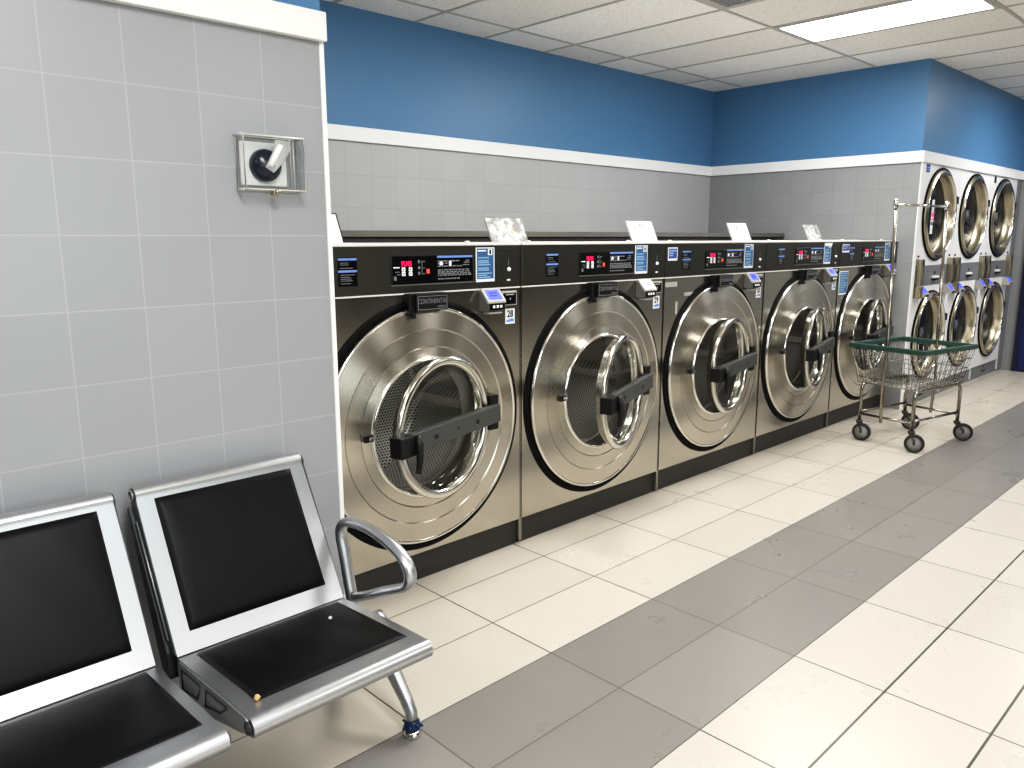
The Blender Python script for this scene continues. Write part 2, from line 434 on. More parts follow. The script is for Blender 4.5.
# ------------------------------------------------------------------ washers
W, H, D = 1.105, 1.433, .95
CX, CZ = .5525, .683
RO = .500
def washer(name):
    t = empty(name, (0, 0, 0))
    # cabinet: front sheet with a round opening, sides, back
    b = MB()
    R = .531; seg = 96
    zb, zt = .133, 1.232
    inner = [b.bm.verts.new((CX + R * math.cos(2 * PI * k / seg), 0, CZ + R * math.sin(2 * PI * k / seg))) for k in range(seg)]
    hx0, hx1 = .006, W - .006
    def clampbox(a):
        c, s = math.cos(a), math.sin(a)
        ts = []
        if c > 1e-9: ts.append((hx1 - CX) / c)
        if c < -1e-9: ts.append((hx0 - CX) / c)
        if s > 1e-9: ts.append((zt - CZ) / s)
        if s < -1e-9: ts.append((zb - CZ) / s)
        q = min(ts); return (CX + q * c, 0, CZ + q * s)
    outer = [b.bm.verts.new(clampbox(2 * PI * k / seg)) for k in range(seg)]
    for k in range(seg):
        b._f([inner[k], inner[(k + 1) % seg], outer[(k + 1) % seg], outer[k]])
    # corner fillers
    for (x, z) in ((hx0, zb), (hx1, zb), (hx1, zt), (hx0, zt)):
        v = b.bm.verts.new((x, 0, z))
        a = math.atan2(z - CZ, x - CX) % (2 * PI)
        k = int(a / (2 * PI) * seg)
        b._f([outer[k], outer[(k + 1) % seg], v])
    b.box(.0, .006, .003, D, 0.02, H - .004); b.box(W - .006, W, .003, D, .02, H - .004)
    b.box(.006, W - .006, D - .006, D, .02, H - .004)
    b.box(.006, W - .006, .03, D - .006, .02, .05)
    b.build('cabinet', M['steel_front'], t)
    MB().box(.004, W - .004, .027, .05, 0, .131, .003).build('kick_plate', M['kick'], t)
    cp = MB().box(.003, W - .003, -.004, .02, 1.240, 1.4225, .003)
    cp.idx = 1; cp.box(.004, W - .004, -.005, .02, 1.2335, 1.2395, .001)
    cpo = cp.build('control_panel', [M['panel_dark'], M['edge_lit']], t)
    MB().box(.002, W - .002, -.008, D, 1.423, H, .003).build('top_cover', M['edge_lit'], t)
    # black rubber seal that shows as a dark crescent round the door ring
    MB().lathe([(.531, .004), (.531, -.004), (.500, -.004), (.497, .02), (.44, .03), (.44, .05), (.531, .05)], (0, 0, 0), 'y', 96).build('rubber_seal', M['black_gasket'], t, (CX - .004, 0, CZ))
    # round steel front ring
    r = MB()
    r.lathe([(RO - .012, -.020), (.410, -.031), (.404, -.028), (.340, -.034), (.334, -.032), (.296, -.038)], (0, 0, 0), 'y', 128)
    ro = r.build('front_ring', M['steel_ring'], t, (CX, 0, CZ), auto=4)
    MB().lathe([(RO - .014, .03), (RO, .028), (RO + .001, -.018), (RO - .006, -.026), (RO - .015, -.020)], (0, 0, 0), 'y', 128).build('ring_lip', M['steel_lip'], ro)
    MB().lathe([(.297, -.037), (.291, -.045), (.284, -.046), (.279, -.038), (.278, .07), (.282, .10)], (0, 0, 0), 'y', 96).build('opening_lip', M['steel_lip'], ro)
    # drum
    dr = MB()
    dr.lathe([(.282, .0), (.30, .02), (.40, .03), (.40, .50), (.37, .52), (.0001, .52)], (0, 0, 0), 'y', 96)
    for k in range(3):
        a = 2 * PI * k / 3 + .5
        bb = bmesh.new(); bmesh.ops.create_cube(bb, size=1)
        for v in bb.verts:
            v.co = Vector((v.co.x * .09 + (.005 if v.co.x > 0 else 0), .26 + v.co.y * .42, -.37 + v.co.z * .09)) if v.co.z < 0 else Vector((v.co.x * .04, .26 + v.co.y * .42, -.37 + v.co.z * .09))
        dr.merge(bb, Matrix.Rotation(a, 4, 'Y'))
    dr.build('drum', M['drum'], t, (CX, .075, CZ + .01))
    # badge
    bd = MB().box(.480, .640, -.055, -.001, 1.167, 1.238, .004); bd.box(.455, .490, -.040, -.001, 1.158, 1.238, .003)
    bd.box(.462, .482, -.048, -.001, 1.140, 1.16, .003)
    bo = bd.build('badge', M['black_plastic'], t)
    tx = MB().text('CONTINENTAL', .028, (.560, -.0555, 1.206), squash=.76)
    tx.text('GIRBAU', .012, (.606, -.0555, 1.183))
    for (x0, x1, z0, z1) in ((.488, .632, 1.225, 1.2275), (.488, .632, 1.173, 1.1755), (.4855, .488, 1.173, 1.2275), (.632, .6345, 1.173, 1.2275)):
        tx.box(x0, x1, -.0562, -.0548, z0, z1)
    tx.build('lettering', M['grey_print'], bo)
    # display
    ds = MB().box(.402, .822, -.008, -.003, 1.274, 1.386, .002)
    ds.idx = 1; ds.box(.398, .826, -.0085, -.003, 1.268, 1.2735, .001)
    dso = ds.build('display', [M['screen_black'], M['reader_dark']], t)
    MB().text('FU15', .027, (.474, -.0087, 1.354), squash=.85, bold=.0004).build('red_digits', M['red_led'], dso)
    bt = MB()
    for x in (.458, .492):
        for z in (1.3155, 1.333): bt.box(x - .0085, x + .0085, -.0105, -.008, z - .0080, z + .0080, .002)
    bt.idx = 1
    for x in (.458, .492):
        for z in (1.3155, 1.333): bt.box(x - .0025, x + .0025, -.0108, -.0100, z - .003, z + .003)
    bt.build('white_buttons', [M['white_print'], M['black_print']], dso)
    pr = MB()
    pr.box(.412, .440, -.0088, -.008, 1.339, 1.3425); pr.box(.418, .440, -.0088, -.008, 1.322, 1.325); pr.box(.426, .444, -.0088, -.008, 1.312, 1.315)
    pr.box(.412, .424, -.0088, -.008, 1.291, 1.307)
    for z in (1.362, 1.338, 1.316): pr.box(.530, .540, -.0088, -.008, z - .006, z + .006)
    pr.box(.548, .551, -.0088, -.008, 1.31, 1.366); pr.box(.553, .565, -.0088, -.008, 1.360, 1.364); pr.box(.553, .565, -.0088, -.008, 1.335, 1.338); pr.box(.553, .565, -.0088, -.008, 1.312, 1.315)
    pr.build('small_print', M['grey_print'], dso); pr = MB()
    rnd = random.Random(3)
    for z, L in ((1.362, .10), (1.353, .07), (1.341, .13), (1.326, .15), (1.318, .16), (1.311, .165), (1.304, .17), (1.290, .12)):
        x = .630
        while x < .630 + L:
            w = rnd.uniform(.006, .020); pr.box(x, x + w, -.0088, -.008, z - .0026, z + .0026); x += w + rnd.uniform(.003, .006)
    pr.build('small_print', M['grey_print'], dso); pr = MB()
    pr.box(.765, .800, -.0088, -.008, 1.343, 1.347); pr.box(.770, .800, -.0088, -.008, 1.353, 1.357); pr.box(.780, .800, -.0088, -.008, 1.361, 1.365)
    pr.build('small_print', M['grey_print'], dso)
    for a in ((.640, .656, 1.345, 1.360), (.690, .702, 1.342, 1.362), (.410, .440, 1.3385, 1.343)):
        MB().box(a[0], a[1], -.0092, -.008, a[2], a[3]).build('white_mark', M['white_print'], dso)
    MB().box(.628, .818, -.0090, -.008, 1.375, 1.3835).build('blue_header', M['blue_stripe'], dso)
    MB().box(.572, .587, -.0105, -.008, 1.314, 1.332, .002).build('start_button', M['orange_led'], dso)
    # black instruction label with two blue stripes
    st = MB().box(.164, .248, -.0058, -.0035, 1.277, 1.385, .001)
    sto = st.build('instruction_label', M['screen_black'], t)
    MB().box(.166, .246, -.0066, -.0055, 1.373, 1.3815).box(.166, .246, -.0066, -.0055, 1.329, 1.3375).build('blue_stripes', M['blue_stripe'], sto)
    pl = MB()
    for z in (1.364, 1.357, 1.345, 1.320, 1.312, 1.305, 1.298, 1.288):
        if z == 1.320: pl.build('small_print', M['grey_print'], sto); pl = MB()
        pl.box(.174, .174 + rnd.uniform(.035, .064), -.0064, -.0055, z - .0012, z + .0012)
    pl.build('small_print', M['grey_print'], sto)
    # tall blue sticker
    bs = MB(); bs.box(.836, .944, -.0058, -.0035, 1.268, 1.4145, .001)
    bso = bs.build('blue_notice_sticker', M['white_sticker'], t)
    bl = MB().box(.842, .938, -.0064, -.0055, 1.281, 1.411).build('blue_field', M['blue_sticker'], bso)
    p2 = MB(); p2.box(.905, .930, -.0070, -.006, 1.382, 1.409); p2.box(.846, .893, -.0070, -.006, 1.398, 1.404)
    p2.idx = 1
    for z in (1.371, 1.358, 1.350, 1.341, 1.327, 1.319, 1.305, 1.297, 1.288): p2.box(.848, .848 + rnd.uniform(.05, .085), -.0070, -.006, z - .0022, z + .0022)
    p2.idx = 2; p2.box(.912, .923, -.0075, -.006, 1.386, 1.405)
    p2.build('sticker_print', [M['white_sticker'], M['paleblue'], M['black_print']], bso)
    # key plate
    kp = MB().box(.962, 1.083, -.0060, -.0035, 1.254, 1.410, .001)
    kpo = kp.build('service_plate', M['panel_dark'], t)
    kk = MB().lathe([(0.0001, -.014), (.007, -.014), (.009, -.010), (.009, -.004)], (1.028, 0, 1.318), 'y', 16)
    kk.build('lock', M['white_print'], kpo)
    MB().box(1.018, 1.038, -.0072, -.005, 1.268, 1.275).build('plate_mark', M['white_print'], kpo)
    MB().box(1.026, 1.029, -.0072, -.005, 1.335, 1.362).build('plate_mark', M['grey_print'], kpo)
    # coin-card reader with sloping blue screen
    rd = MB(); rd.idx = 1
    rd.prism([(-.001, 1.236), (-.016, 1.236), (-.060, 1.186), (-.060, 1.150), (-.045, 1.142), (-.001, 1.142)], .857, .957)
    rd.idx = 0
    rd.prism([(-.0005, 1.2375), (-.017, 1.2375), (-.0625, 1.186), (-.0625, 1.178), (-.055, 1.178), (-.014, 1.228), (-.0005, 1.228)], .855, .959)
    rd.box(.870, .948, -.052, -.01, 1.130, 1.140, .004)
    rdo = rd.build('card_reader', [M['reader'], M['reader_dark']], t)
    n = Vector((0, -.0515, .0455)).normalized()
    def slope(x, s):   # s runs from the top edge down the sloping face
        return Vector((x, -.017 - .0455 * s, 1.2375 - .0515 * s))
    def slab(mb, x0, x1, s0, s1, h):
        pts = [slope(x0, s0), slope(x1, s0), slope(x1, s1), slope(x0, s1)]
        a = [mb.bm.verts.new(p + n * h) for p in pts]; bq = [mb.bm.verts.new(p) for p in pts]
        mb._f(a); mb._f(list(reversed(bq)))
        for i in range(4): mb._f([bq[i], bq[(i + 1) % 4], a[(i + 1) % 4], a[i]])
    sc = MB(); slab(sc, .868, .946, .10, .86, .0012)
    sc.build('screen', M['lcd_blue'], rdo)
    sc = MB(); slab(sc, .882, .930, .30, .40, .0018); slab(sc, .880, .924, .50, .62, .0018)
    sc.build('screen_text', M['lcd_dark'], rdo)
    bk = MB().box(.863, .951, -.0635, -.058, 1.148, 1.1765, .001); bk.idx = 1
    for x in (.886, .907, .928): bk.box(x - .0065, x + .0065, -.066, -.062, 1.157, 1.169, .002)
    bk.build('buttons', [M['screen_black'], M['white_print']], rdo)
    # payment plate right of the reader
    pp = MB().box(.985, 1.076, -.010, -.001, 1.158, 1.222, .002); pp.idx = 1; pp.box(.991, 1.070, -.0115, -.009, 1.163, 1.2135)
    pp.idx = 0; pp.box(1.030, 1.035, -.013, -.01, 1.183, 1.192); pp.box(1.006, 1.056, -.0122, -.011, 1.204, 1.209)
    pp.build('payment_plate', [M['reader'], M['screen_black']], t)
    # catch at the left of the opening
    ct = MB().box(.222, .262, -.050, -.026, CZ - .006, CZ + .022, .003); ct.idx = 1; ct.box(.240, .268, -.054, -.036, CZ + .002, CZ + .014, .002)
    ct.build('door_catch', [M['black_plastic'], M['steel_lip']], t)
    # hinge post right of the opening
    hp = MB().box(.838, .888, -.088, -.030, CZ - .055, CZ + .100, .004)
    hp.build('hinge_block', M['black_plastic'], t)
    # door: pivots on the hinge post
    HX, HY = .866, -.054
    K = CX - HX          # centre of the porthole, measured from the hinge
    yc = .000            # closed position of the door face
    dm = MB()
    dm.lathe([(.247, .040), (.266, .038), (.269, .012), (.282, .008), (.290, .000), (.292, -.010), (.287, -.017), (.272, -.019), (.260, -.015), (.252, -.004), (.247, .040)], (K, yc, 0), 'y', 96)
    do = dm.build('door', M['chrome_door'], t, (HX, HY, CZ + .022))
    gl = MB().lathe([(.247, .006), (.235, .022), (.18, .036), (.10, .043), (.0001, .045)], (K, yc, 0), 'y', 64)
    gl.build('porthole_glass', M['porthole'], do)
    br = MB(); y0, y1 = yc - .058, yc - .024
    br.box(K - .262, .002, y0, y1, -.038, .038, .003)
    br.idx = 1
    for x in (K - .12, K + .02, K + .15):
        br.lathe([(.0001, y0 - .001), (.012 if abs(x - K - .02) > .01 else .006, y0 - .001), (.012 if abs(x - K - .02) > .01 else .006, y0 + .003)], (x, 0, 0), 'y', 20)
    br.build('crossbar', [M['bar_dark'], M['black_plastic']], do)
    hd = MB().box(K - .336, K - .255, y0 - .016, y1 + .012, -.040, .040, .005)
    hd.build('latch_block', M['black_plastic'], do)
    hn = MB(); hn.tube([(K - .245, y0 - .014, .036), (K - .248, y0 - .026, .0), (K - .254, y0 - .030, -.055), (K - .262, y0 - .026, -.108)], [.013, .015, .014, .011], 10)
    hn.build('latch_handle', M['black_plastic'], do)
    # tilted-open soap box lid on the top cover
    ld = MB(); l0, l1, yb, zl, lean = .100, .350, .30, H, .055
    P = [(l0, yb), (l1, yb)]
    a = [ld.bm.verts.new(v) for v in ((l0, yb, zl), (l1, yb, zl), (l1, yb + lean, zl + .122), (l0, yb + lean, zl + .122))]
    bq = [ld.bm.verts.new(v) for v in ((l0, yb + .006, zl), (l1, yb + .006, zl), (l1, yb + lean + .006, zl + .122), (l0, yb + lean + .006, zl + .122))]
    ld._f(a); ld._f(bq)
    for i in range(4): ld._f([a[i], a[(i + 1) % 4], bq[(i + 1) % 4], bq[i]])
    ld.idx = 1
    for i, (p, q) in enumerate(((0, 3), (1, 2), (3, 2))):
        ld.tube([a[p].co.copy(), a[q].co.copy()], .0028, 6)
    ld.build('dispenser_lid', [M['lid_white'], M['grey_print']], t)
    bx = MB().box(.09, .36, .02, .305, H - .001, H + .004, .002)
    bx.build('dispenser_rim', M['edge_lit'], t)
    for x in (.06, .80): MB().box(x, x + .018, .01, .03, H, H + .010, .004).build('cover_stud', M['edge_lit'], t)
    return t

NUM = ['28', '29', '30', '31', '32']
ANG = [11.5, 18, 9.5, 12, 8]
LAB = ['large stainless washing machine numbered 28, right beside the grey partition',
       'stainless washing machine numbered 29, second in the row from the partition',
       'stainless washing machine with strips of old tape on the left of its front',
       'fourth washing machine from the partition, its notice sticker torn white at the top',
       'stainless washing machine behind the laundry cart, a tall blue notice on its front']
proto = washer('washing_machine')
for nm in ('instruction_label', 'display'): kid(proto, nm).location.x -= .004
washers = []
for i in range(5):
    o = proto if i == 0 else copy_tree(proto)
    o.location = (1.38 + 1.110 * i, 2.53, 0)
    tag(o, LAB[i], 'washing machine', 'stainless washers in a row along the wall')
    kid(o, 'door').rotation_euler = (0, -.03, math.radians(ANG[i]))
    washers.append(o)
for i, o in enumerate(washers):
    ns = MB().box(1.012, 1.070, -.0016, -.0004, 1.074, 1.142, .0003)
    no = ns.build('number_sticker', M['white_sticker'], o)
    MB().text(NUM[i], .044, (1.041, -.0018, 1.118), squash=.85, extr=.0004, bold=.0012).build('numerals', M['black_print'], no)
    MB().prism([(1.018, 1.083), (1.064, 1.083), (1.064, 1.097), (1.050, 1.099), (1.018, 1.091)], -.0024, -.0014, 'y').build('blue_flash', M['blue_stripe'], no)
def relid(o, mat):
    ld = kid(o, 'dispenser_lid'); me = ld.data.copy(); me.materials[0] = mat; ld.data = me; return ld
kid(washers[0], 'dispenser_lid').location.x = .032
relid(washers[0], M['lid_white']).data.materials[1] = M['black_plastic']
relid(washers[1], M['lid_smear']); relid(washers[4], M['lid_smear'])
def on_lid(x, h): return (x, .30 + .055 * h / .122 - .002, H + h)
mk = MB()
for x, h in ((.20, .085), (.20, .04), (.275, .07), (.275, .035)): p = on_lid(x, h); mk.box(p[0] - .004, p[0] + .004, p[1] - .003, p[1], p[2] - .010, p[2] + .010)
mk.build('lid_print', M['grey_print'], washers[3])
mk = MB()
for x in (.215, .235): p = on_lid(x, .095); mk.box(p[0] - .005, p[0] + .005, p[1] - .003, p[1], p[2] - .006, p[2] + .006)
mk.build('lid_print', M['grey_print'], washers[2])
mk = MB(); p = on_lid(.19, .035); mk.text('2', .035, (p[0], p[1] - .002, p[2]))
mk.build('lid_print', M['grey_print'], washers[1])
mk = MB(); p = on_lid(.25, .05); mk.text('3', .06, (p[0], p[1] - .002, p[2]))
mk.build('lid_stain', M['crumb'], washers[1])
# differing stickers
def notice(o, x0, x1, z0, z1, mat, torn=False, y=-.0005):
    s = MB().box(x0, x1, y - .0016, y, z0, z1, .0004).build('notice_sticker', M['white_sticker'], o)
    f = MB().box(x0 + .006, x1 - .006, y - .0022, y - .0010, z0 + .012, z1 - .006).build('colour_field', mat, s)
    q = MB(); z = z1 - .018; rr = random.Random(int(x0 * 1000))
    while z > z0 + .02:
        q.box(x0 + .012, x0 + .012 + (x1 - x0 - .024) * rr.uniform(.5, 1), y - .0028, y - .0018, z - .003, z + .003); z -= .013
    q.build('sticker_print', M['paleblue'], s)
notice(washers[2], .022, .112, 1.330, 1.402, M['navy_sticker'], y=-.0038)
notice(washers[4], .030, .150, 1.345, 1.405, M['navy_sticker'], y=-.0038)
notice(washers[4], .020, .170, 1.030, 1.205, M['blue_sticker'])
tp = MB()
tp.box(.20, .29, -.0014, -.0004, 1.128, 1.148); tp.box(.115, .135, -.0014, -.0004, 1.03, 1.10); tp.box(.012, .125, -.0014, -.0004, 1.185, 1.212)
tp.build('tape_residue', M['reader'], washers[2])
tn = MB().prism([(.836, 1.395), (.944, 1.39), (.955, 1.418), (.915, 1.412), (.90, 1.4175), (.87, 1.410), (.832, 1.4175)], -.009, -.0072, 'y')
tn.build('torn_paper', M['white_sticker'], washers[3])

# ------------------------------------------------------------------ dryers
DW = .924; DX0 = 6.986; DY = 2.402; DH = 2.072
def dryer(name):
    t = empty(name, (0, 0, 0))
    # front sheet with two round holes is represented by a white shell, the ports stand proud of it
    b = MB()
    def sheet(x0, x1, z0, z1, cx, cz, R, seg=72):
        A = [2 * PI * k / seg for k in range(seg)]
        inn = [b.bm.verts.new((cx + R * math.cos(a), 0, cz + R * math.sin(a))) for a in A]
        deep = [b.bm.verts.new((cx + R * math.cos(a), .02, cz + R * math.sin(a))) for a in A]
        out = []
        for a in A:
            c, q = math.cos(a), math.sin(a); ts = []
            if c > 1e-9: ts.append((x1 - cx) / c)
            if c < -1e-9: ts.append((x0 - cx) / c)
            if q > 1e-9: ts.append((z1 - cz) / q)
            if q < -1e-9: ts.append((z0 - cz) / q)
            m = min(ts); out.append(b.bm.verts.new((cx + m * c, 0, cz + m * q)))
        for k in range(seg):
            n = (k + 1) % seg
            b._f([inn[k], inn[n], out[n], out[k]]); b._f([inn[k], deep[k], deep[n], inn[n]])
        for (x, z) in ((x0, z0), (x1, z0), (x1, z1), (x0, z1)):
            k = int((math.atan2(z - cz, x - cx) % (2 * PI)) / (2 * PI) * seg)
            b._f([out[k], out[(k + 1) % seg], b.bm.verts.new((x, 0, z))])
    sheet(.003, DW - .003, .136, 1.045, .462, .605, .345)
    sheet(.003, DW - .003, 1.218, DH, .462, 1.648, .345)
    b.box(.0, .003, .0, .90, .02, DH); b.box(DW - .003, DW, .0, .90, .02, DH)
    b.box(.003, DW - .003, .0, .90, DH - .003, DH); b.box(.003, DW - .003, .89, .90, .02, DH)
    b.build('cabinet', M['dryer_white'], t)
    k = MB().box(.004, DW - .004, .012, .05, 0, .133, .003); k.idx = 1
    k.box(.40, .52, .006, .013, .05, .066, .002); k.box(.45, .468, .006, .013, .09, .108, .002)
    k.build('kick_panel', [M['dryer_grey'], M['black_plastic']], t)
    m = MB().box(.003, DW - .003, -.006, .02, 1.047, 1.216, .003)
    mo = m.build('coin_panel', M['dryer_grey'], t)
    kn = MB().box(.42, .54, -.030, -.005, 1.105, 1.125, .004); kn.idx = 1
    kn.box(.435, .525, -.034, -.005, 1.085, 1.104, .004); kn.box(.472, .488, -.012, -.005, 1.14, 1.162, .002)
    kn.build('lint_latch', [M['white_paint'], M['black_plastic']], mo)
    for z in (1.648, .605):
        d = MB()
        # black gasket, chrome outer rim, steel barrel wall, dark glass set back
        d.lathe([(.380, .0), (.380, -.012), (.366, -.026), (.352, -.030), (.342, -.026), (.336, .0), (.334, .060), (.28, .064)], (0, 0, 0), 'y', 72)
        do = d.build('door', M['nickel'], t, (.462, 0, z))
        MB().lathe([(.392, .0), (.394, -.008), (.388, -.018), (.380, -.012)], (0, 0, 0), 'y', 72).build('gasket', M['black_gasket'], do)
        MB().lathe([(.360, -.028), (.352, -.036), (.343, -.032), (.340, -.018)], (0, 0, 0), 'y', 72).build('rim', M['steel_lip'], do)
        MB().lathe([(.329, .0), (.28, -.008), (.16, -.014), (.0001, -.016)], (0, .058, 0), 'y', 64).build('glass', M['dark_glass'], do)
        lg = MB().tube([(-.05, .039, -.05), (-.065, .039, .02), (-.045, .039, .06), (-.03, .039, .02), (-.045, .039, -.02), (-.01, .039, .0), (-.015, .039, .05), (.01, .039, .065), (.0, .039, -.04), (.03, .039, -.055)], .0045, 6)
        lg.tube([(-.055, .039, .0), (-.02, .039, .012), (.03, .039, .02)], .004, 6)
        lg.build('logo_script', M['grey_print'], do)
        hl = MB().box(.365, .405, -.030, .0, .10, .165, .004)
        hl.build('door_pull', M['navy_dark'], do)
    for s, x in ((0, .030), (1, .800)):
        c = MB().box(x, x + .068, -.050, 0, 1.050, 1.275, .004); c.idx = 1; c.box(x + .022, x + .046, -.053, -.048, 1.225, 1.25, .002)
        c.idx = 2; c.box(x + .012, x + .056, -.056, -.048, 1.075, 1.20, .003)
        co = c.build('coin_slide', [M['nickel'], M['black_plastic'], M['nickel']], t)
        MB().box(x + .024, x + .040, -.010, .0, 1.288, 1.305, .002).build('indicator', M['black_plastic'], co)
        xr = .020 if s == 0 else .690
        r = MB()
        if s == 0: r.box(xr, xr + .055, -.060, 0, .950, 1.046, .003)
        r.idx = 1
        r.prism([(0, 1.040), (-.030, 1.040), (-.075, .985), (-.075, .955), (0, .955)], xr + .057, xr + .17)
        ro = r.build('card_reader', [M['nickel'], M['reader']], t)
        sc = MB(); n = Vector((0, -.055, .045)).normalized()
        A = [Vector((xr + .075, -.034, 1.0355)), Vector((xr + .143, -.034, 1.0355)), Vector((xr + .143, -.070, .9915)), Vector((xr + .075, -.070, .9915))]
        v0 = [sc.bm.verts.new(p + n * .003) for p in A]; v1 = [sc.bm.verts.new(p - n * .001) for p in A]
        sc._f(v0); sc._f(v1)
        for i in range(4): sc._f([v0[i], v0[(i + 1) % 4], v1[(i + 1) % 4], v1[i]])
        sc.build('screen', M['lcd_blue'], ro)
        MB().box(xr + .085, xr + .150, -.079, -.074, .960, .976, .001).build('keypad', M['black_plastic'], ro)
    return t
dp = dryer('stacked_dryer')
DL = ['white stacked tumble dryer beside the grey tile wall, long white sticker on its upper glass',
      'white stacked tumble dryer between the other two dryers',
      'white stacked tumble dryer right next to the navy door at the wall end']
dryers = []
for i in range(3):
    o = dp if i == 0 else copy_tree(dp)
    o.location = (DX0 + .928 * i, DY, 0)
    tag(o, DL[i], 'dryer', 'white stacked dryers built into the wall'); dryers.append(o)
s = MB().box(.395, .455, .036, .039, 1.485, 1.775, .001)
so = s.build('glass_sticker', M['white_sticker'], dryers[0])
MB().box(.405, .446, .0345, .0375, 1.63, 1.66).box(.41, .44, .0345, .0375, 1.60, 1.615).build('red_print', M['red_led'], so)
MB().box(.405, .446, .0345, .0375, 1.56, 1.585).build('blue_print', M['blue_sticker'], so)
s = MB().box(.075, .150, -.0025, -.0003, 1.985, 2.05).build('number_sticker', M['navy_sticker'], dryers[0])
MB().box(.088, .137, -.0032, -.002, 2.02, 2.028).box(.088, .137, -.0032, -.002, 2.003, 2.010).build('sticker_print', M['paleblue'], s)
MB().box(.100, .165, -.0025, -.0003, 1.985, 2.05).build('number_sticker', M['black_plastic'], dryers[2])

# ------------------------------------------------------------------ laundry cart
cart = empty('laundry_cart', (5.925, 1.983, 0), math.radians(-12))
tag(cart, 'wire laundry cart with dark green rim and hanging rail on four castors', 'laundry cart')
RX, RY, RZ = .318, .272, .700
BX, BY, BZ = .285, .215, .425
rim = MB()
for (x0, x1, y0, y1) in ((-RX - .014, RX + .014, -RY - .014, -RY + .014), (-RX - .014, RX + .014, RY - .014, RY + .014), (-RX - .014, -RX + .014, -RY + .014, RY - .014), (RX - .014, RX + .014, -RY + .014, RY - .014)):
    rim.box(x0, x1, y0, y1, RZ - .022, RZ + .010, .005)
rim.build('rim', M['green'], cart, (-.027, 0, 0))
ba = MB(); wr = .0022
for sy in (-1, 1):
    n = 19
    for i in range(n):
        f = -1 + 2 * i / (n - 1)
        ba.tube([(f * RX, sy * RY, RZ - .015), (f * BX, sy * BY, BZ), ], wr, 5)
for sx in (-1, 1):
    n = 14
    for i in range(n):
        f = -1 + 2 * i / (n - 1)
        ba.tube([(sx * RX, f * RY, RZ - .015), (sx * BX, f * BY, BZ)], wr, 5)
for q in (.06, .30, .55, .80):
    x = RX + (BX - RX) * q; y = RY + (BY - RY) * q; z = RZ + (BZ - RZ) * q - .01
    ba.tube([(-x, -y, z), (x, -y, z), (x, y, z), (-x, y, z)], wr * 1.15, 5, closed=True)
for i in range(19):
    f = -1 + 2 * i / 18; ba.tube([(f * BX, -BY, BZ), (f * BX, BY, BZ)], wr, 5)
for i in range(12):
    f = -1 + 2 * i / 11; ba.tube([(-BX, f * BY, BZ + .003), (BX, f * BY, BZ + .003)], wr, 5)
ba.build('basket', M['wire'], cart, (-.027, 0, 0))
def arc(p0, c, p1, n=6):
    p0, c, p1 = Vector(p0), Vector(c), Vector(p1)
    return [(p0 * (1 - t) ** 2 + c * 2 * t * (1 - t) + p1 * t * t) for t in [i / n for i in range(n + 1)]]
LX, LY, LZ = .285, .200, .415
fr = MB()
for sy in (-1, 1):
    fr.tube([(-LX, sy * LY, .135)] + arc((-LX, sy * LY, LZ - .06), (-LX, sy * LY, LZ), (-LX + .06, sy * LY, LZ)) + arc((LX - .06, sy * LY, LZ), (LX, sy * LY, LZ), (LX, sy * LY, LZ - .06)) + [(LX, sy * LY, .135)], .0125, 10)
    fr.tube([(-LX, sy * LY, .205), (LX, sy * LY, .205)], .009, 8)
for sx in (-1, 1):
    fr.tube([(sx * LX, -LY, .190), (sx * LX, LY, .190)], .009, 8)
fr.build('frame', M['frame_chrome'], cart)
PT = 1.675
for sx in (-1, 1):
    x = sx * (RX + .002)
    po = MB().tube([(sx * (LX + .025), 0, .165), (sx * (LX + .045), 0, .40), (sx * (RX - .011), 0, RZ - .03), (sx * (RX - .009) - (.05 if sx > 0 else .04), 0, PT)], .0105, 10)
    pp = po.build('pole', M['frame_chrome'], cart, (-.027, 0, 0))
    MB().lathe([(.0001, .035), (.010, .033), (.017, .022), (.017, -.01), (.013, -.03)], (sx * (RX - .009) - (.05 if sx > 0 else .04), 0, PT), 'z', 16).build('pole_cap', M['chrome'], pp)
MB().tube([(-(RX - .009) - .04, 0, PT - .005), (RX - .009 - .05, 0, PT - .005)], .009, 10).build('hanging_rail', M['chrome'], cart, (-.027, 0, 0))
for sx in (-1, 1):
    for sy in (-1, 1):
        base = Vector((sx * LX, sy * LY, 0)); off = Vector((-.012 + .02 * sx, -.045, 0)); wc = base + off + Vector((0, 0, .0645))
        spin = math.radians({(-1, -1): -66, (-1, 1): -74, (1, -1): -60, (1, 1): -70}[(sx, sy)])
        c = MB().lathe([(.0001, .139), (.022, .139), (.024, .128), (.018, .118), (.0001, .118)], base, 'z', 18)
        Rm = Matrix.Translation(wc) @ Matrix.Rotation(spin, 4, 'Z')
        for s in (-1, 1):
            c.tube([base + Vector((s * .012, 0, .122)), Rm @ Vector((.0, s * .021, .02)), Rm @ Vector((0, s * .021, -.004))], [.012, .010, .008], 8)
        c.tube([Rm @ Vector((0, -.026, 0)), Rm @ Vector((0, .026, 0))], .007, 8)
        co = c.build('castor', M['rust'], cart)
        ty = MB().lathe([(.048, -.015), (.060, -.016), (.064, -.010), (.064, .010), (.060, .016), (.048, .015)], (0, 0, 0), 'y', 32, closed=True)
        to = ty.build('tyre', M['tyre'], co, wc); to.rotation_euler = (0, 0, spin)
        hb = MB().lathe([(.0001, -.016), (.016, -.016), (.020, -.010), (.050, -.009), (.050, .009), (.020, .010), (.016, .016), (.0001, .016)], (0, 0, 0), 'y', 28)
        ho = hb.build('wheel_hub', M['hub'], co, wc); ho.rotation_euler = (0, 0, spin)

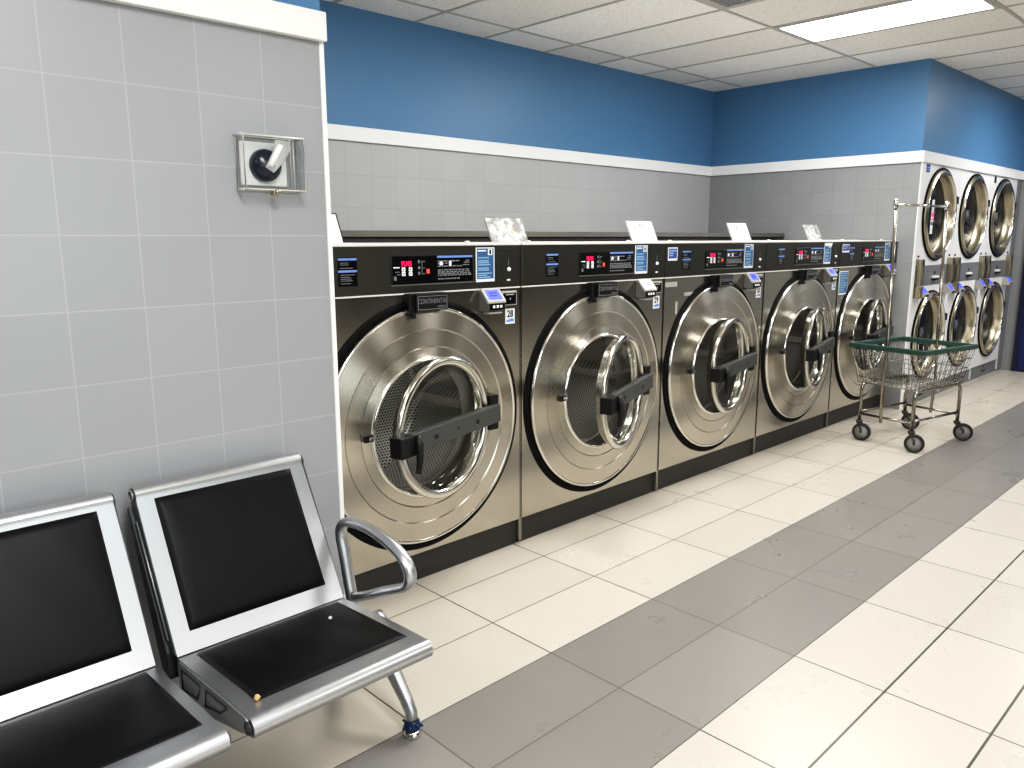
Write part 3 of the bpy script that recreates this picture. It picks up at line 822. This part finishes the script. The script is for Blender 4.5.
# ------------------------------------------------------------------ bench
bench = empty('waiting_bench', (0, 0, 0))
tag(bench, 'silver metal beam seating with black vinyl cushions against the grey tiled partition', 'bench')
SW = .487
def pad(mb, o, u, v, n, w, h, th, puff):
    """a soft pad spanning w (along u) x h (along v), thickness th along n"""
    nu, nv = 14, 12; o, u, v, n = Vector(o), Vector(u), Vector(v).normalized(), Vector(n).normalized()
    grid = []
    for j in range(nv + 1):
        row = []
        for i in range(nu + 1):
            a, b = i / nu, j / nv
            # rounder spacing towards the edges
            a = .5 - .5 * math.cos(PI * a); b = .5 - .5 * math.cos(PI * b)
            ex = min(a, 1 - a) * w; ey = min(b, 1 - b) * h; e = min(ex, ey)
            t = th * math.sqrt(min(1, e / .010)) if e < .010 else th
            t += puff * (math.sin(PI * a) * math.sin(PI * b)) ** .6 + .0012 * math.sin(a * 17 + b * 9) * min(1, e / .03)
            row.append(mb.bm.verts.new(o + u * (a * w) + v * (b * h) + n * t))
        grid.append(row)
    for j in range(nv):
        for i in range(nu):
            mb._f([grid[j][i], grid[j][i + 1], grid[j + 1][i + 1], grid[j + 1][i]], True)
for q, x0 in enumerate((.645, .645 - .541, .645 - 1.082)):
    x1 = x0 + SW
    # seat pan: sheet with a rolled nose, profile in (y, z)
    nose = [(1.500 + .0, .428)] + [(1.497 + .024 * math.cos(a), .405 + .024 * math.sin(a)) for a in [PI * (.55 + .1 * k) for k in range(8)]]
    prof = [(1.905, .402), (1.60, .424)] + nose + [(1.56, .366), (1.70, .330), (1.86, .312), (1.905, .330)]
    s = MB().prism(prof, x0, x1, 'x')
    so = s.build('seat', [M['silver']], bench, auto=35)
    ins = lambda pr, k: [(p[0] + (1.72 - p[0]) * k, p[1] + (.370 - p[1]) * k) for p in pr]
    for xs, sg in ((x0, -1), (x1, 1)):
        sc = MB()     # cast side cheek with raised web pattern
        sc.idx = 0; sc.prism(ins(prof, .10), xs - .003 if sg < 0 else xs, xs if sg < 0 else xs + .003, 'x')
        sc.idx = 1
        X = xs + sg * .004
        for tri in (((1.87, .385), (1.75, .392), (1.78, .345), (1.87, .332)), ((1.72, .396), (1.60, .405), (1.64, .375), (1.73, .350))):
            sc.tube([(X, y, z) for y, z in tri], .003, 5, closed=True)
        sc.tube([(X, 1.498 + .013 * math.cos(a), .405 + .013 * math.sin(a)) for a in [2 * PI * k / 12 for k in range(12)]], .003, 5, closed=True)
        sc.build('side_cheek', [M['silver_mid'], M['silver_dark']], so)
    cu = MB()
    v = Vector((0, .293, -.0205)); v.normalize()
    pad(cu, (x0 + .040, 1.548, .4262), (1, 0, 0), v, (0, .07, 1), SW - .066, .342, .006, .003)
    cu.build('cushion', M['vinyl'], so)
    # backrest
    th = math.atan2(.222, .375)
    bprof = [(1.902, .405), (2.110, .775)] + [(2.133 + .026 * math.cos(a), .777 + .026 * math.sin(a)) for a in [PI * (.86 - .1 * k) for k in range(9)]] + [(2.140, .738), (1.965, .42), (1.935, .40)]
    b = MB().prism(bprof, x0, x1, 'x')
    bo = b.build('backrest', [M['silver']], bench, auto=35)
    insb = lambda pr, k: [(p[0] + (2.02 - p[0]) * k, p[1] + (.60 - p[1]) * k * .3) for p in pr]
    for xs, sg in ((x0, -1), (x1, 1)):
        ck = MB(); ck.idx = 0; ck.prism(insb(bprof, .06), xs - .003 if sg < 0 else xs, xs if sg < 0 else xs + .003, 'x')
        ck.idx = 1; X = xs + sg * .004
        ck.tube([(X, 2.132 + .014 * math.cos(a), .779 + .014 * math.sin(a)) for a in [2 * PI * k / 12 for k in range(12)]], .003, 5, closed=True)
        ck.tube([(X, 2.105, .715), (X, 1.945, .435)], .003, 5)
        ck.build('side_cheek', [M['silver_dark'], M['silver_mid']], bo)
    # dark back shell in the gap behind the front sheet
    sh = MB().prism([(1.945, .40), (2.140, .745), (2.157, .739), (1.990, .34), (1.94, .33)], x0 - .010, x1 + .010, 'x')
    sh.build('back_shell', M['silver_dark'], bo)
    v = Vector((0, .208, .370)).normalized(); nn = Vector((0, -.370, .208)).normalized()
    cb = MB(); base = Vector((x0 + .045, 1.902, .405)) + v * .052
    pad(cb, base, (1, 0, 0), v, nn, SW - .088, .364, .006, .006)
    cb.build('cushion', M['vinyl'], bo)
    if q == 0:
        bt = MB().lathe([(.0001, .0215), (.005, .020), (.006, .015)], (x0 + .37, 1.78, .409), 'z', 12)
        bt.build('button', M['silver'], so)
        cr = MB(); b_ = bmesh.new(); bmesh.ops.create_icosphere(b_, subdivisions=2, radius=.008)
        for vv in b_.verts: vv.co *= random.uniform(.8, 1.15)
        cr.merge(b_, Matrix.Translation((x0 + .046, 1.553, .432)), smooth=True)
        cr.build('torn_foam', M['crumb'], so)
MB().box(-.48, 1.20, 1.845, 1.905, .262, .322, .006).build('beam', M['silver_mid'], bench)
for X, X2 in ((1.228, 1.192), (-.475, -.475)):
    lgm = MB()
    lgm.tube([(X, 1.90, .30), (X, 1.86, .235), (X, 1.735, .105), (X, 1.712, .075), (X, 1.708, .03)], [.030, .027, .020, .019, .019], 14)
    lgm.tube([(X, 1.86, .30), (X, 1.93, .235), (X, 2.04, .105), (X, 2.07, .075), (X, 2.074, .03)], [.030, .027, .020, .019, .019], 14)
    lgm.tube([(X - .012, 1.875, .30), (X + .018, 1.875, .30)], .034, 18)
    lo = lgm.build('leg', M['silver'], bench)
    for fy in (1.708, 2.074):
        f = MB().lathe([(.0001, 0), (.026, 0), (.028, .006), (.022, .016), (.012, .026), (.0001, .03)], (X, fy, 0), 'z', 24)
        f.build('foot_pad', M['chrome'], lo)
    if X > 0:
        tp = MB().lathe([(.019, .052), (.024, .046), (.022, .038), (.027, .030), (.024, .022), (.019, .020)], (X, 1.708, 0), 'z', 14)
        for k in range(7):
            a = k * .9; tp.tube([(X + .018 * math.cos(a), 1.708 + .018 * math.sin(a), .042), (X + .031 * math.cos(a + .3), 1.708 + .031 * math.sin(a + .3), .034 + .008 * (k % 3 - 1))], [.006, .003], 5)
        tp.build('blue_tape', M['blue_tape'], lo)
    X = X2; am = MB()
    ctrl = [(1.945, .330), (1.962, .40), (1.985, .50), (2.000, .560), (1.985, .596), (1.945, .612), (1.880, .618), (1.80, .614), (1.72, .598), (1.672, .577), (1.650, .552), (1.648, .522), (1.667, .497), (1.71, .476), (1.78, .445), (1.86, .405), (1.93, .375)]
    pts = [Vector((X, y, z)) for y, z in ctrl]
    # smooth
    sm = []
    for i in range(len(pts) - 1):
        p0 = pts[max(i - 1, 0)]; p1 = pts[i]; p2 = pts[i + 1]; p3 = pts[min(i + 2, len(pts) - 1)]
        for k in range(4):
            t = k / 4
            sm.append(.5 * ((2 * p1) + (p2 - p0) * t + (2 * p0 - 5 * p1 + 4 * p2 - p3) * t * t + (3 * p1 - p0 - 3 * p2 + p3) * t ** 3))
    sm.append(pts[-1])
    am.tube(sm, .0145, 12)
    for v in am.bm.verts: v.co.x = X + (v.co.x - X) * 1.35
    am.build('armrest', M['silver'], bench)

# ------------------------------------------------------------------ switch guard on the partition
sg = empty('thermostat_guard', (1.128, 2.2203, 1.668))
tag(sg, 'clear acrylic cover over round dark dial on white plate, screwed to grey partition', 'wall control')
hw, hh, dp_ = .094, .076, .055
pl = MB().box(-.085, .060, -.010, 0, -.062, .062, .004); pl.build('back_plate', M['white_paint'], sg)
dl = MB().lathe([(.047, -.010), (.047, -.022), (.042, -.036), (.028, -.046), (.0001, -.050)], (-.012, 0, -.004), 'y', 40)
dlo = dl.build('dial', M['knob'], sg)
lv = MB(); lv.prism([(-.028, -.012), (-.004, -.026), (.028, .006), (.052, .044), (.048, .066), (.006, .066), (.002, .040)], -.055, -.048, 'y')
lv.tube([(-.015, -.052, -.008), (.020, -.054, .052)], .009, 8)
lv.build('lever', M['white_paint'], dlo)
cv = MB(); T = .003
cv.box(-hw, hw, -dp_, -dp_ + T, -hh, hh)
cv.box(-hw, -hw + T, -dp_, 0, -hh, hh); cv.box(hw - T, hw, -dp_, 0, -hh, hh)
cv.box(-hw, hw, -dp_, 0, hh - T, hh); cv.box(-hw, hw, -dp_, 0, -hh, -hh + T)
cv.build('cover', M['acrylic'], sg)
ed = MB()
for y in (-dp_, -.004):
    ed.tube([(-hw, y, -hh), (hw, y, -hh), (hw, y, hh), (-hw, y, hh)], .0038, 6, closed=True)
for x in (-hw, hw):
    for z in (-hh, hh): ed.tube([(x, -dp_, z), (x, 0, z)], .0038, 6)
ed.tube([(.066, -dp_ + .01, -hh), (.066, -dp_ + .01, hh)], .002, 6); ed.tube([(.074, -.01, -hh), (.074, -.01, hh)], .002, 6)
ed.build('cover_edge', M['edge_plastic'], sg)
MB().lathe([(.0001, -.066), (.007, -.066), (.008, -.058), (.008, -.05)], (.0, 0, -hh - .004), 'y', 14).box(-.010, .010, -.058, -.03, -hh - .014, -hh, .002).build('lock', M['nickel'], sg)

# ------------------------------------------------------------------ ceiling fixtures
lt = empty('ceiling_light', (5.455, 2.21, ZC))
tag(lt, 'lit rectangular fluorescent ceiling panel above the washer aisle', 'ceiling light')
f = MB()
for (x0, x1, y0, y1) in ((-.293, -.262, -.598, .598), (.262, .293, -.598, .598), (-.262, .262, -.598, -.572), (-.262, .262, .572, .598)):
    f.box(x0, x1, y0, y1, -.008, -.0008, .001)
f.build('frame', M['grid'], lt)
MB().box(-.262, .262, -.572, .572, -.006, -.0012).build('diffuser', M['diffuser'], lt)
vt = empty('air_vent', (4.235, 2.51, ZC))
tag(vt, 'grey metal air grille in the ceiling at the top edge', 'air vent')
f = MB()
for (x0, x1, y0, y1) in ((-.29, -.25, -.29, .29), (.25, .29, -.29, .29), (-.25, .25, -.29, -.25), (-.25, .25, .25, .29)): f.box(x0, x1, y0, y1, -.010, -.0008, .002)
f.build('frame', M['grid'], vt)
sl = MB()
for k in range(12): sl.prism([(-.245 + k * .041, -.002), (-.225 + k * .041, -.012), (-.222 + k * .041, -.010), (-.242 + k * .041, -.001)], -.25, .25, 'x')
sl.build('slats', M['dryer_grey'], vt)

# ------------------------------------------------------------------ lights
def area(name, loc, sx, sy, power, col=(1, .99, .975), rot=(0, 0, 0)):
    l = bpy.data.lights.new(name, 'AREA'); l.shape = 'RECTANGLE'; l.size = sx; l.size_y = sy; l.energy = power; l.color = col
    o = bpy.data.objects.new(name, l); C.objects.link(o); o.location = loc; o.rotation_euler = rot; return o
P = 52
for i, (x, y) in enumerate([(5.455, 2.21), (3.02, 2.21), (.55, .2), (5.455, -1.45), (3.02, -1.45), (.55, -1.45), (-1.9, .5), (8.5, .99), (8.5, -1.45)]):
    area('ceiling_lamp', (x, y, ZC - .03), .51, 1.13, P * (.8 if i == 0 else .55 if y < -1 and x > 2 else 1))
area('added_daylight', (.5, YF - .3, 1.7), 5.2, 1.5, 110, (.93, .97, 1), (math.radians(90), 0, 0))  # added fill light shining in through the unseen window

w = bpy.data.worlds.new('World'); bpy.context.scene.world = w; w.use_nodes = True
bg = w.node_tree.nodes['Background']; bg.inputs[0].default_value = (.85, .93, 1, 1); bg.inputs[1].default_value = 1.0

# ------------------------------------------------------------------ camera
f_, pitch, yaw, roll = 777.137, .18443, .765937, -.002468
cy, sy = math.cos(yaw), math.sin(yaw)
fw = Vector((sy * math.cos(pitch), cy * math.cos(pitch), -math.sin(pitch)))
r = Vector((cy, -sy, 0)); u = r.cross(fw)
r2 = r * math.cos(roll) + u * math.sin(roll); u2 = u * math.cos(roll) - r * math.sin(roll)
cam = bpy.data.cameras.new('camera'); co = bpy.data.objects.new('camera', cam); C.objects.link(co)
mm = Matrix((r2, u2, -fw)).transposed().to_4x4(); mm.translation = (0, 0, 1.45); co.matrix_world = mm
cam.sensor_width = 36; cam.sensor_fit = 'HORIZONTAL'; cam.lens = f_ / 1024 * 36; cam.clip_start = .05
sc = bpy.context.scene
sc.camera = co
sc.view_settings.view_transform = 'Standard'; sc.view_settings.look = 'None'; sc.view_settings.exposure = 0.0
vs = sc.view_settings; vs.use_curve_mapping = True
cc = vs.curve_mapping.curves[3]
for p_ in ((.06, .045), (.25, .245), (.6, .66)): cc.points.new(*p_)
vs.curve_mapping.update()
sc.cycles.max_bounces = 10; sc.cycles.transparent_max_bounces = 12; sc.cycles.sample_clamp_indirect = 6
sc.cycles.use_denoising = True
